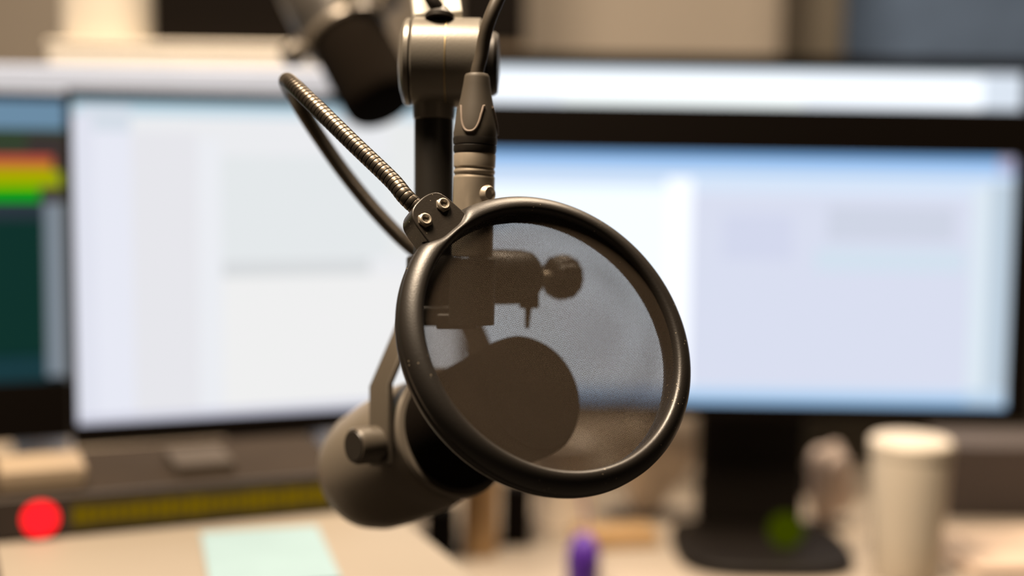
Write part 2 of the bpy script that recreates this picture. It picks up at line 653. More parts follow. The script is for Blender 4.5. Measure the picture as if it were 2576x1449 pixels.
# neck under the barrel, collar and post
g = G()
pz = at(1091, 270, 0.728)
g.lathe(at(1091, 297, 0.728), UP, [(.0098, -.0008), (.0104, -.0004), (.0106, .002), (.0107, .03)], n=48)
g.build('barrel_neck', MT['joint'], boom)
g = G()
zt = at(1091, 297, 0.728)
zb = at(1091, 772, 0.728)
pl = (zt - zb).length
g.lathe(zb, UP, [(0, 0), (.0094, 0), (.0099, .0006), (.0099, pl - .0012), (.0094, pl), (0, pl)], n=56)
g.build('post', MT['coll'], boom)
# twin tube arm leaving the barrel upwards, elbow, riser to the ceiling
A0, A1 = at(1106, 84, 0.730), at(1063, -260, 0.83)
adir = (A1 - A0).normalized()
aside = (AXJ - adir * adir.dot(AXJ)).normalized()
afr = aside.cross(adir)
A1 = A0 + adir * 0.42
for sgn, w in ((-1, 0.0068), (1, 0.0068)):
    g = G()
    c = (A0 + A1) / 2 + aside * sgn * 0.0078 + adir * 0.004
    g.box(c, (aside, afr, adir), (w * .72, .0085, 0.208))
    g.build('arm_rail', MT['cream'], boom, bevel=0.002, seg=3)
g = G()
g.box((A0 + A1) / 2 + afr * (0.004 if afr.y > 0 else -0.004) + adir * 0.01, (aside, afr, adir), (0.004, 0.003, 0.205))
g.build('arm_web', MT['cream'], boom)
EL = A1 + adir * 0.012
g = G()
g.lathe(EL, aside, [(0, -.018), (.018, -.018), (.02, -.016), (.02, .016), (.018, .018), (0, .018)], n=40)
g.build('elbow', MT['joint'], boom)
g = G()
top = Vector((EL.x, EL.y + .02, RH - .012))
g.tube([EL + Z * .012, top], .012, n=24)
g.build('riser_tube', MT['cream'], boom)
g = G()
g.lathe(Vector((top.x, top.y, RH)), -Z, [(0, 0), (.045, 0), (.045, .008), (.02, .014), (0, .014)], n=40)
g.build('ceiling_flange', MT['joint'], boom)
# cable that dives into the arm at a black grommet
g = G()
g.lathe(at(1106, 40, 0.7190), D(0.03, 1, .2), [(0, -.002), (.0074, -.0018), (.0074, .0002), (.0048, .0030), (.0036, .0046), (0, .0048)], n=32)
grom = g.build('grommet', MT['blk'], boom)
g = G()
g.tube(spline([at(1105, 34, 0.7185), at(1100, 20, .717), at(1087, 0, .717), at(1070, -40, .722), at(1056, -110, .742), at(1040, -260, .785), A1 + adir * -.03 + afr * (-.012 if afr.y > 0 else .012)], .004), .0033, n=16)
g.build('inner_cable', MT['blk'], grom)

# ---------------------------------------------------------- XLR cable
DX = 0.695
xc = lambda y_: at(1195, y_, DX)
xl = thing('microphone_cable', 'grey microphone cable with a silver plug hanging beside the black post', 'cable', at(1195, 640, DX))
P0 = xc(640)
axx = (at(1199, 190, DX) - at(1190, 520, DX)).normalized()
PL = at(1191, 520, DX)


def hx_(y_):
    return (520 - y_) / FPX * DX


mm = 1e-3
g = G()
g.lathe(PL, axx, [(0, hx_(645)), (9.9 * mm, hx_(645)), (10.1 * mm, hx_(640)), (10.1 * mm, hx_(450)), (10.1 * mm, hx_(446)), (9.7 * mm, hx_(443)), (9.7 * mm, hx_(439)), (10.1 * mm, hx_(436)),
                  (10.1 * mm, hx_(430)), (9.7 * mm, hx_(427)), (9.7 * mm, hx_(423)), (10.15 * mm, hx_(420)), (10.3 * mm, hx_(392)), (10.0 * mm, hx_(387)), (9 * mm, hx_(385)), (0, hx_(385))], n=56)
shell = g.build('plug_shell', MT['nickel'], xl, label='satin nickel plug shell')
g = G()   # latch release, a rounded thumb bump
lc = at(1231, 488, DX - .0078)
g.lathe(lc, D(0.72, 0.05, -.7), [(0.0048, -.003), (.0044, -.0004), (.0035, .0008), (.0030, .0004), (.0022, -.0004), (0, -.0006)], n=28)
g.build('latch', MT['nickel'], shell)
g = G()
g.lathe(PL, axx, [(9.2 * mm, hx_(388)), (10.2 * mm, hx_(386)), (10.5 * mm, hx_(380)), (10.5 * mm, hx_(368)), (10.1 * mm, hx_(366)), (10.6 * mm, hx_(364)), (10.8 * mm, hx_(350)), (10.6 * mm, hx_(346)), (9 * mm, hx_(344))], n=56)
g.build('plug_ring', MT['blk'], xl)
bp = [(9.6, 349), (10.6, 347), (10.7, 335), (10.3, 315), (9.5, 290), (8.5, 265), (7.5, 240), (6.6, 212), (6.2, 196), (6.0, 191), (5.4, 186.5), (4.4, 185), (3.4, 186)]


def boot_r(y_):
    pts = sorted([(b, a) for a, b in bp[1:]])
    for (y0, r0), (y1, r1) in zip(pts[:-1], pts[1:]):
        if y0 <= y_ <= y1:
            return (r0 + (r1 - r0) * (y_ - y0) / max(1e-6, (y1 - y0))) * mm
    return pts[-1][1] * mm


g = G()
g.lathe(PL, axx, [(a * mm, hx_(b)) for a, b in bp], n=56)
bt = g.build('plug_boot', MT['boot'], xl)
# raised U-shaped ridge on the boot, three times round it
ref = D(0, 0, -1)
e1 = (ref - axx * axx.dot(ref)).normalized()
e2 = axx.cross(e1)
if e2.dot(RT) < 0:
    e2 = -e2
for k in range(3):
    a0 = math.radians(-14) + k * 2 * PI / 3
    rp = []
    for i in range(41):
        q = -1 + 2 * i / 40
        yy = 260 + 76 * (1 - abs(q) ** 2.6) if abs(q) < .93 else 260 + 76 * (1 - .93 ** 2.6) - 2
        aa = a0 + math.radians(38) * (q if abs(q) < .8 else math.copysign(.8 + (abs(q) - .8) * 1.6, q))
        rr = boot_r(yy) + .0001
        rp.append(PL + axx * hx_(yy) + (e1 * math.cos(aa) + e2 * math.sin(aa)) * rr)
    g = G()
    g.tube(rp, .00062, n=10)
    g.build('boot_ridge', MT['bootr'], bt)
g = G()
g.tube(spline([PL + axx * hx_(205), PL + axx * hx_(180), at(1211, 140, DX), at(1219, 92, DX - .001), at(1233, 45, DX - .002), at(1252, 0, DX), at(1280, -60, DX + .006),
               at(1300, -150, DX + .02), at(1290, -270, DX + .05), at(1230, -400, DX + .1), A1 + aside * .017 + adir * -.06], .004), .0033, n=24)
g.build('cord', MT['cable'], xl)


# --------------------------------------------------------- microphones
def microphone(name, label, F0, ax, piv, upv, S=1.0, mount=None, mats=None, yoke=True):
    """F0 the front of the foam, ax pointing out of the front; piv towards the knob we see; upv along the yoke arms."""
    root = thing(name, label, 'microphone', F0 - ax * 0.09 * S - Z * 0.045 * S)
    L = lambda p: [(r * S, -h * S) for r, h in p]
    m = mats or MT
    g = G()
    g.lathe(F0, ax, L([(0, 0), (.022, .0004), (.029, .002), (.0315, .006), (.0322, .012), (.0322, .074), (.031, .080), (.0, .080)]), n=64)
    g.build('windscreen', m['foam'], root)
    g = G()
    g.lathe(F0, ax, L([(.0300, .075), (.0352, .0752), (.0366, .077), (.0366, .0805), (.0350, .082), (.0345, .0828), (.0345, .0845), (.031, .085)]), n=64)
    g.build('flange', m['band'], root)
    g = G()
    g.lathe(F0, ax, L([(.030, .083), (.0346, .0835), (.0346, .092), (.0358, .095), (.0374, .110), (.0374, .140), (.0360, .158), (.0330, .170), (.0262, .179), (.0160, .184), (0, .185)]), n=64)
    g.build('body', m['body'], root)
    pc = F0 - ax * 0.090 * S                       # pivot centre
    if yoke:
        side = piv.normalized()
        thick = upv.cross(side).normalized()
        w = .0085 * S
        path = [(0.0425, -0.012), (0.0425, 0.031), (0.0200, 0.0725), (-0.0200, 0.0725), (-0.0425, 0.031), (-0.0425, -0.012)]
        t = .0022 * S
        outer = [(a * S, b * S) for a, b in path]
        inner = [((abs(a) * S - 2 * t) * (1 if a > 0 else -1), b * S) for a, b in path]
        inner[2] = ((0.0200 * S - t * 1.2), 0.0725 * S - 2 * t)
        inner[3] = (-(0.0200 * S - t * 1.2), 0.0725 * S - 2 * t)
        poly = outer + inner[::-1]
        g = G()
        # built as five straight plates mitred together: one closed prism
        n = len(path)
        vs, fs = [], []
        for hh in (-w, w):
            for lst in (outer, inner):
                for a, b in lst:
                    vs.append(pc + side * a + upv * b + thick * hh)
        o0, i0, o1, i1 = 0, n, 2 * n, 3 * n
        for k in range(n - 1):
            fs += [(o0 + k, o0 + k + 1, i0 + k + 1, i0 + k), (o1 + k, i1 + k, i1 + k + 1, o1 + k + 1),
                   (o0 + k, o1 + k, o1 + k + 1, o0 + k + 1), (i0 + k, i0 + k + 1, i1 + k + 1, i1 + k)]
        fs += [(o0, i0, i1, o1), (o0 + n - 1, o1 + n - 1, i1 + n - 1, i0 + n - 1)]
        g.add(vs, fs)
        yk = g.build('yoke_mount', m['yoke'], root, bevel=.0012 * S, seg=3, angle=40)
        for sg in (1, -1):
            g = G()
            g.lathe(pc, side * sg, [(r * S, h_ * S) for r, h_ in [(0, .030), (.005, .030), (.005, .0425), (.0088, .0428), (.0098, .044), (.0098, .0565), (.0088, .0580), (.0066, .0580), (.0060, .0570), (0, .0570)]], n=40)
            kb = g.build('yoke_knob', m['yoke'], root)
            g = G()
            g.lathe(pc, side * sg, [(r * S, h_ * S) for r, h_ in [(0, .0560), (.0074, .0560), (.0082, .0578), (.0076, .0586), (0, .0586)]], n=40)
            g.build('knob_face_shade', MT['blk'], kb)  # black disc added: the shade on the end face put into its colour
    return root, pc


AXM = D(0.58, 0.34, -0.744).normalized()
F0 = at(1350, 985, 0.716)
PIV = D(-0.74, 0.0, -0.67).normalized()
UPV = D(0.05, 0.975, 0.21)
UPV = (UPV - PIV * 0.5 * PIV.dot(UPV)).normalized()
mic, pc = microphone('microphone', 'broadcast microphone with black foam end and grey body behind the round pop filter', F0, AXM, PIV, UPV)
ytop = pc + UPV * 0.0725
g = G()     # swivel block joining the yoke to the post, and the plug socket next to it
pb = at(1091, 772, 0.728)
mid = (pb + ytop) / 2
dv = (ytop - pb)
dv = dv - UP * dv.dot(UP)
g.box(C(-.0385, -.0140, .7355), (RT, UP, FWD), (.0135, .0052, .0195))
g.build('swivel_block', MT['coll'], boom, bevel=.002, seg=3)
g = G()
sock_top, sock_bot = at(1190, 652, DX + .0005), at(1186, 816, DX + .0015)
g.tube([sock_top, sock_bot], .0112, n=40)
g.build('plug_socket', MT['coll'], boom)
g = G()
g.box(at(1150, 808, 0.712), (RT, UP, FWD), (.010, .0038, .010))
g.build('socket_bracket', MT['coll'], boom, bevel=.001)

# second microphone, out of focus behind
ax2 = D(0.44, -0.80, -0.40).normalized()
F2 = at(968, 268, 1.22)
dk = dict(MT)
dk['body'] = mat('dark_mic_body', (0.05, 0.046, 0.042), .35, .1, .6)
mic2, pc2 = microphone('microphone', 'dark microphone hanging nose down on its own arm in front of the white shelf', F2, ax2, D(-0.75, -0.52, -0.40).normalized(),
                       D(0.62, 0.62, -.45).normalized(), S=1.05, mats=dk)
boom2 = thing('boom_arm', 'thin black arm rising from the blurred second microphone to the ceiling', 'boom arm', pc2 + D(0.62, 0.62, -.45).normalized() * .076)
y2 = pc2 + D(0.62, 0.62, -.45).normalized() * .0800
e2p = y2 + D(0.62, 0.62, -.45).normalized() * .22
g = G()
g.tube([y2, e2p], .009, n=20)
g.build('lower_tube', MT['coll'], boom2)
g = G()
g.tube([e2p - Z * .012, Vector((e2p.x, e2p.y, RH - .01))], .009, n=20)
g.build('riser_tube', MT['coll'], boom2)
g = G()
g.lathe(Vector((e2p.x, e2p.y, RH)), -Z, [(0, 0), (.04, 0), (.04, .008), (.015, .014), (0, .014)], n=32)
g.build('ceiling_flange', MT['coll'], boom2)


# ------------------------------------------------------------- furniture
desk = thing('desk', 'long beige laminate studio desk under the monitors', 'desk', (0.1, 1.855, 0))
g = G()
g.box((0.1, 1.855, Z_DESK - .016), (X, Y, Z), (1.15, .475, .016))
g.build('tabletop', MT['desk'], desk, bevel=.003)
for sx in (-1, 1):
    for sy in (-1, 1):
        g = G()
        g.box((0.1 + sx * 1.08, 1.855 + sy * .40, (Z_DESK - .032) / 2), (X, Y, Z), (.025, .025, (Z_DESK - .032) / 2))
        g.build('leg', MT['metal_leg'], desk, bevel=.003)

# raised console block, turned towards the presenter
YAW = math.radians(23)
CX_, CY_ = Vector((math.cos(YAW), math.sin(YAW), 0)), Vector((-math.sin(YAW), math.cos(YAW), 0))
FL = atz(100, 1357, Z_CONS)                        # front-left foot of the rack unit


def K(a, b, z=0.0):                                # along, behind, above the console top, from the rack's front-left foot
    return FL + CX_ * a + CY_ * b + Z * z


cons = thing('equipment_console', 'beige topped equipment console standing in front of the tall white screen', 'console', Vector((K(-.04, -.055).x, K(-.04, -.055).y, 0)))
g = G()
hh = Z_CONS
g.box(K(-0.04, -.055, -.008), (CX_, CY_, Z), (.325, .195, .008))
g.build('console_top', MT['cons'], cons, bevel=.002)
g = G()
g.box(K(-0.04, -.055, -.016 - (hh - .016) / 2), (CX_, CY_, Z), (.318, .188, (hh - .016) / 2))
g.build('cabinet', MT['rackt'], cons)

# rack unit with yellow display and red button
RH_ = 0.034
rack = thing('rack_unit', 'flat dark rack unit with a long yellow display and a red button', 'audio device', K(.12, .07))
g = G()
g.box(K(.105, .081, .003 + (RH_ - .003) / 2), (CX_, CY_, Z), (.150, .0775, (RH_ - .003) / 2))
g.build('housing', MT['rackt'], rack, bevel=.0015)
g = G()
g.box(K(.105, .0010, RH_ / 2 + .001), (CX_, CY_, Z), (.155, .0025, RH_ / 2 - .001))
fp = g.build('front_panel', MT['rackf'], rack, bevel=.001)
g = G()
g.box(K(.131, -.0019, RH_ * .50), (CX_, CY_, Z), (.107, .0006, .0098))
for k in range(26):                                # dim characters of the display
    a = .028 + k * .0080
    hgt = random.choice((.0050, .0064, .0074))
    if random.random() < .02:
        continue
    g.box(K(a, -.0027, RH_ * .50), (CX_, CY_, Z), (.0030, .0002, hgt), 1)
g.build('display', [emit('display_back', lin(84, 66, 24), .85), emit('display_segment', lin(118, 94, 4), .85)], fp)
g = G()
bo = K(.0005, -.001, RH_ * .50)
g.lathe(bo, -CY_, [(.0142, 0), (.0142, .003), (.0125, .005), (0, .0055)], n=32)
g.build('red_button', emit('red_lamp', (1.0, 0.012, 0.018, 1), 1.6), fp)
g = G()
g.box(K(.105, .062, .0015), (CX_, CY_, Z), (.12, .045, .0015))
g.build('foot_strip', MT['blk'], rack)

g = G()
g.box(K(-.040, -.12, .002), (CX_, CY_, Z), (.006, .125, .002))  # added dark strip standing in for the dark gap at the console's edge
tag(g.build('gap_strip', MT['blk'], bevel=.001), 'dark narrow strip standing in for a gap on the beige console beside the red button', 'gap strip')

# small things lying on the rack unit
def small_box(name, label, cat, c, ax, half, m, bevel=.002, group=None):
    g = G()
    g.box(c, ax, half)
    o = g.build(name, m, bevel=bevel, seg=3)
    return tag(o, label, cat, group)


small_box('tan_case', 'small tan case on the rack unit above the red button', 'case', K(.005, .045, RH_ + .0095), (CX_, CY_, Z), (.033, .030, .0090), MT['tanm'], .003)
small_box('card_pad', 'thin brown card pad lying on the middle of the rack unit', 'notepad', K(.135, .060, RH_ + .0052), (CX_, CY_, Z), (.024, .032, .0047), mat('card_brown', (0.055, 0.043, 0.032), .7, 0, .3), .001)

pa = K(.155, -.105, .0012)
g = G()
r = math.radians(-8)
ux, uy = CX_ * math.cos(r) + CY_ * math.sin(r), -CX_ * math.sin(r) + CY_ * math.cos(r)
g.box(pa, (ux, uy, Z), (.046, .070, .0010))
tag(g.build('note_sheet', MT['paper']), 'pale mint note sheets lying on the beige console', 'paper')


# --------------------------------------------------------------- monitors
def monitor(name, label, BL, right, W, H, bez, rects, base, tilt=0.0, neck_w=.05, base_half=(.11, .085), screen=None, led=None, lean=0.0, depth=.035, neck_back=.03, neck_off=0.0, base_fwd=.03):
    """BL lower-left corner of the lit screen; right a level unit vector; base the level it stands on."""
    right = right.normalized()
    back = Vector((-right.y, right.x, 0))
    if back.y < 0:
        back = -back
    upv = (Z * math.cos(lean) + back * math.sin(lean)).normalized()
    nb = right.cross(upv)
    if nb.y < 0:
        nb = -nb                                   # pointing away from the viewer
    bl, br, bt, bb = bez
    mid = BL + right * W / 2
    root = thing(name, label, 'monitor', Vector((mid.x, mid.y, base)) + back * .05)
    P = lambda a, b, c=0.0: BL + right * a + upv * b + nb * c
    g = G()
    g.box(P(W / 2 + (br - bl) / 2, H / 2 + (bt - bb) / 2, depth / 2 + .004), (right, upv, nb), ((W + bl + br) / 2, (H + bt + bb) / 2, depth / 2))
    g.build('casing', MT['case'], root, bevel=.004)
    g = G()
    for c, hf in (((-bl / 2, H / 2 + (bt - bb) / 2), (bl / 2, (H + bt + bb) / 2)), ((W + br / 2, H / 2 + (bt - bb) / 2), (br / 2, (H + bt + bb) / 2)),
                  ((W / 2, H + bt / 2), (W / 2, bt / 2)), ((W / 2, -bb / 2), (W / 2, bb / 2))):
        g.box(P(c[0], c[1], .001), (right, upv, nb), (hf[0], hf[1], .004))
    bzo = g.build('bezel', MT['bez'], root)
    mats, idx = [screen], {}
    g = G()
    g.quad(P(0, 0, .003), P(W, 0, .003), P(W, H, .003), P(0, H, .003), 0)
    for k, (a0, a1, b0, b1, m) in enumerate(rects):   # windows and painted edge falloff drawn on the display, as fractions from its upper-left corner
        if m.name not in idx:
            idx[m.name] = len(mats)
            mats.append(m)
        c = .003 - .00008 * (k + 1)
        g.quad(P(a0 * W, H * (1 - b1), c), P(a1 * W, H * (1 - b1), c), P(a1 * W, H * (1 - b0), c), P(a0 * W, H * (1 - b0), c), idx[m.name])
    g.build('display', mats, root, smooth=False)
    # stand
    nz0 = base + .012
    nc = mid + right * neck_off + back * (depth + .004 + neck_back / 2)
    ntop = BL.z + H * .42
    g = G()
    g.box(Vector((nc.x, nc.y, (nz0 + ntop) / 2)), (right, back, Z), (neck_w, neck_back / 2, (ntop - nz0) / 2))
    g.build('neck', MT['stand'], root, bevel=.003)
    g = G()
    bpoly = [(base_half[0] * math.copysign(abs(math.cos(t)) ** .6, math.cos(t)), base_half[1] * math.copysign(abs(math.sin(t)) ** .6, math.sin(t))) for t in [2 * PI * k / 40 for k in range(40)]]
    bc = Vector((nc.x, nc.y, base)) - back * base_fwd
    g.prism(bpoly, bc, right, back, Z, 0, .012)
    g.build('base', MT['stand'], root, bevel=.003)
    return root, P


# tall white screen on the console
WS = px(236, 237, 240)
la, lb = at(196, 1070, 1.317), None
WYAW = math.radians(22)
LR = Vector((math.cos(WYAW), math.sin(WYAW), 0))
rects = [  # teal top bands paint in the blurred edge of the bright page
    (0, 1, 0, .016, px(120, 150, 165)), (0, 1, .016, .050, px(196, 218, 230)), (.02, .14, .02, .12, px(214, 222, 232)),
    (.14, .30, .10, 1, px(231, 231, 236)), (0, .05, .05, 1, px(226, 228, 240)), (.05, .14, .1, 1, px(232, 234, 245)),
    (.36, .80, .17, .50, px(229, 233, 235)), (.36, .75, .505, .555, px(216, 219, 221)), (.36, 1, .555, 1, px(240, 240, 240)),
    (.30, .36, .12, 1, px(236, 238, 243)), (0, 1, .975, 1, px(205, 206, 222)), (.80, 1, .06, .5, px(234, 236, 236))]
m1, P1 = monitor('monitor', 'monitor showing a tall pale document page behind the gooseneck', la, LR, .376, .301, (.004, .013, .008, .020), rects, Z_DESK, screen=WS, lean=math.radians(1.5), neck_w=.04, base_half=(.10, .07), base_fwd=-.01)

# dark meter screen at the far left, standing on the console behind it
DS = px(10, 34, 38)
ddx = Vector((math.cos(WYAW), math.sin(WYAW), 0))
bl2 = at(178, 955, 1.40)
WD, HD = .36, .272
bl2 = bl2 - ddx * WD
rects = [
    (0, 1, 0, .10, px(108, 140, 165)), (0, 1, .10, .17, px(52, 66, 46)), (0, 1, .17, .195, px(58, 60, 52)), (.9, 1, .12, .40, px(60, 52, 50)),
    (0, .965, .195, .228, px(196, 84, 62)), (0, .965, .225, .26, px(190, 140, 20)), (0, .985, .25, .305, px(160, 172, 0)), (0, .93, .305, .355, px(0, 166, 14)),
    (0, .94, .355, .42, px(44, 54, 62)), (0, .94, .42, .91, px(14, 46, 42)), (0, .94, .91, 1, px(26, 56, 62)),
    (.94, .985, .36, .985, px(126, 136, 146)), (.985, 1, .36, 1, px(106, 106, 106))]
for k in range(14):
    b = .44 + k * .033
    rects.append((0, .935, b, b + .008, px(22, 58, 46)))
m2, P2 = monitor('monitor', 'monitor with a dark audio meter display crossed by red, yellow and green bars', bl2, ddx, WD, HD, (.014, .004, .008, .058), rects, Z_DESK, screen=DS, neck_w=.04, base_half=(.09, .06), depth=.03, base_fwd=0.0)

# wide right-hand monitor on the desk
RW = px(222, 232, 250)
RR = X
rb = at(2530, 1027, 1.588)
WW, HH = .640, .2785
rbl = rb - RR * WW
rects = [  # blue bands along the edges paint in the blurred glow's falloff
    (0, 1, 0, .035, px(132, 182, 236)), (0, 1, .035, .08, px(178, 208, 244)), (0, 1, .08, .14, px(214, 230, 250)), (.0, .40, .14, .95, px(236, 246, 255, 1.15)),
    (.40, .445, .10, .95, px(244, 248, 255, 1.15)), (.445, .93, .16, .93, px(218, 223, 241)), (.50, .62, .24, .42, px(212, 217, 238)), (.68, .90, .20, .34, px(208, 214, 230)),
    (.66, .92, .37, .46, px(212, 226, 240)), (.93, .962, .12, .96, px(222, 234, 244)), (.962, 1, .10, .97, px(192, 208, 222)),
    (0, 1, .93, .955, px(206, 224, 246)), (0, 1, .955, 1, px(158, 196, 234)), (.93, 1, .94, .985, px(190, 212, 232)), (.97, 1, 0, .06, px(176, 176, 205))]
m3, P3 = monitor('monitor', 'wide monitor with thick black top border, pale blue window, on a black stand', rbl, RR, WW, HH, (.014, .026, .052, .014), rects, Z_DESK, screen=RW, lean=math.radians(2.0), neck_w=.060, base_half=(.096, .10), neck_off=.046, base_fwd=.08)
# power lamp on the stand
g = G()
gl = at(1978, 1335, 1.545)
g.lathe(gl + Y * .004, -Y, [(.0195, 0), (.0195, .003), (.018, .004), (0, .0043)], n=24)
g.build('power_lamp', emit('green_lamp', lin(54, 62, 0), 1.0), m3, label='round green power lamp')

# the large screen behind, showing a white strip over the top border
bw = at(2572, 290, 1.80)
WB, HB = .73, .33
bbl = Vector((bw.x - WB, bw.y, at(2000, 178, 1.80).z - HB))
rects = [(0, 1, 0, .012, px(190, 205, 215)), (.20, .62, .05, .25, px(248, 255, 255, 1.3)), (.0, 1, .16, .20, px(206, 226, 238)), (.93, 1, .0, .25, px(222, 232, 244))]
m4, P4 = monitor('monitor', 'large monitor behind, only a bright white strip of it showing above the wide one', bbl, X, WB, HB, (.012, .012, .018, .02), rects, Z_DESK, screen=px(240, 247, 255, 1.3), neck_w=.04, base_half=(.09, .06), neck_off=.065)

# ------------------------------------------------- hutch shelf and what is on it
SY = 1.47
s0, s1 = aty(-60, 205, SY), aty(838, 215, SY)
st = aty(380, 168, SY).z
sb_ = aty(380, 252, SY).z
shelf = thing('desk_shelf', 'white desk shelf board running behind the two left-hand monitors', 'shelf', ((s0.x + s1.x) / 2, SY + .11, Z_DESK))
g = G()
g.box(((s0.x + s1.x) / 2, SY + .11, (st + sb_) / 2), (X, Y, Z), ((s1.x - s0.x) / 2, .11, (st - sb_) / 2))
g.build('board', MT['shelf'], shelf, bevel=.004)
for xx in (s0.x + .012, s1.x - .035):
    g = G()
    g.box((xx, SY + .145, (sb_ + Z_DESK) / 2), (X, Y, Z), (.010, .072, (sb_ - Z_DESK) / 2))
    g.build('side_panel', MT['shelf'], shelf)
# flat cream box
b0, b1 = aty(112, 150, SY + .02), aty(772, 150, SY + .02)
bh = aty(440, 104, SY + .02).z
cb = thing('flat_box', 'long flat cream box lying on the white shelf', 'box', ((b0.x + b1.x) / 2, SY + .09, st))
g = G()
g.box(((b0.x + b1.x) / 2, SY + .10, st + (bh - st) * .36), (X, Y, Z), ((b1.x - b0.x) / 2 - .002, .078, (bh - st) * .36))
g.build('tray', MT['box'], cb, bevel=.004)
g = G()
g.box(((b0.x + b1.x) / 2, SY + .10, st + (bh - st) * .86), (X, Y, Z), ((b1.x - b0.x) / 2, .08, (bh - st) * .14))
g.build('lid', MT['box'], cb, bevel=.003)
# cream canister standing on it
c0, c1 = aty(132, 50, SY + .06), aty(378, 50, SY + .06)
rr = (c1.x - c0.x) / 2
cn = thing('storage_canister', 'round cream canister standing on the flat cream box', 'canister', ((c0.x + c1.x) / 2, SY + .095, bh))
g = G()
g.lathe(((c0.x + c1.x) / 2, SY + .095, bh), Z, [(0, 0), (rr - .003, 0), (rr, .003), (rr, .17), (rr - .002, .172), (0, .172)], n=56)
g.build('drum', MT['box'], cn)
g = G()
g.lathe(((c0.x + c1.x) / 2, SY + .095, bh + .172), Z, [(0, 0), (rr + .001, 0), (rr + .001, .02), (rr - .002, .023), (0, .023)], n=56)
g.build('lid', MT['box'], cn)
# black loudspeaker beside it
k0, k1 = aty(384, 50, SY + .05), aty(735, 50, SY + .05)
sp = thing('loudspeaker', 'black loudspeaker cabinet on the flat cream box beside the canister', 'loudspeaker', ((k0.x + k1.x) / 2, SY + .10, bh))
kw = (k1.x - k0.x) / 2
g = G()
g.box(((k0.x + k1.x) / 2, SY + .115, bh + .12), (X, Y, Z), (kw, .062, .12))
g.build('cabinet', MT['bez'], sp, bevel=.003)
g = G()
g.lathe(((k0.x + k1.x) / 2, SY + .053, bh + .13), -Y, [(.056, -.001), (.056, .003), (.050, .004), (.046, .001), (.018, -.006), (.0, -.002)], n=48)
g.build('woofer', MT['bez'], sp)
g = G()
g.lathe(((k0.x + k1.x) / 2, SY + .053, bh + .211), -Y, [(.024, -.001), (.024, .003), (.018, .003), (.0, .005)], n=40)
g.build('tweeter', MT['bez'], sp)

# ---------------------------------------------------- against the back wall
YW = RY1
def wall_panel(name, label, cat, x0, x1, z0, z1, dep, m, frame=None):
    c = Vector(((x0 + x1) / 2, YW - dep / 2, (z0 + z1) / 2))
    t = thing(name, label, cat, Vector((c.x, YW - dep / 2, z0)))
    g = G()
    g.box(c, (X, Y, Z), ((x1 - x0) / 2, dep / 2, (z1 - z0) / 2))
    g.build('panel', m, t, bevel=.004)
    return t


w = lambda p: aty(p, 80, YW).x
# blue felt board, grey cupboard and black cabinet
t = wall_panel('felt_board', 'blue grey felt board on the back wall above the bright strip', 'board', w(2090), w(2610), 1.26, 2.1, .03, MT['blue'])
g = G()
x0, x1 = w(2090), w(2610)
for c, hf in (((x0 - .012, 1.68), (.012, .444)), ((x1 + .012, 1.68), (.012, .444)), (((x0 + x1) / 2, 2.112), ((x1 - x0) / 2, .012)), (((x0 + x1) / 2, 1.248), ((x1 - x0) / 2, .012))):
    g.box((c[0], YW - .02, c[1]), (X, Y, Z), (hf[0], .02, hf[1]))
g.build('board_frame', MT['greyp'], t)
cup = thing('cupboard', 'dark grey tall cupboard by the back wall beside the felt board', 'cupboard', ((w(1965) + w(2050)) / 2, YW - .15, 0))
g = G()
g.box(((w(1962) + w(2040)) / 2, YW - .155, 1.0), (X, Y, Z), ((w(2040) - w(1962)) / 2, .15, 1.0))
g.build('carcass', MT['greyp'], cup, bevel=.004)
g = G()
g.box(((w(1962) + w(2040)) / 2, YW - .312, 1.02), (X, Y, Z), ((w(2040) - w(1962)) / 2 - .004, .007, .96))
g.build('door', MT['greyp'], cup, bevel=.003)
blk = thing('tall_cabinet', 'narrow black equipment cabinet against the back wall behind the grey cable', 'cabinet', ((w(1190) + w(1335)) / 2, YW - .2, 0))
xb0, xb1 = aty(1150, 60, 2.55).x, aty(1322, 60, 2.55).x
zb0 = aty(1290, 112, 2.55).z
g = G()
g.box(((xb0 + xb1) / 2, 2.74, zb0 + .35), (X, Y, Z), ((xb1 - xb0) / 2, .19, .35))
g.build('carcass', MT['bez'], blk, bevel=.004)
g = G()
g.box(((xb0 + xb1) / 2, 2.74, zb0 / 2), (X, Y, Z), ((xb1 - xb0) / 2, .185, zb0 / 2))
g.build('pedestal', MT['brown'], blk)

# ------------------------------------------------ things on the right of the desk
def ground(px_, py_):
    return atz(px_, py_, Z_DESK)


# dark divider at the back of the desk
d0, d1 = aty(1850, 1150, 1.93), aty(2700, 1150, 1.93)
dv_ = thing('desk_divider', 'dark brown divider panel standing at the back of the desk behind the tumbler', 'divider', Vector(((d0.x + d1.x) / 2, 1.94, Z_DESK)))
g = G()
g.box(Vector(((d0.x + d1.x) / 2, 1.945, Z_DESK + .15)), (X, Y, Z), ((d1.x - d0.x) / 2, .010, .142))
g.build('panel', MT['greyp'], dv_, bevel=.003)
for q in (.12, .88):
    g = G()
    g.box(Vector((d0.x + (d1.x - d0.x) * q, 1.945, Z_DESK + .005)), (X, Y, Z), (.02, .035, .005))
    g.build('foot', MT['stand'], dv_, bevel=.002)

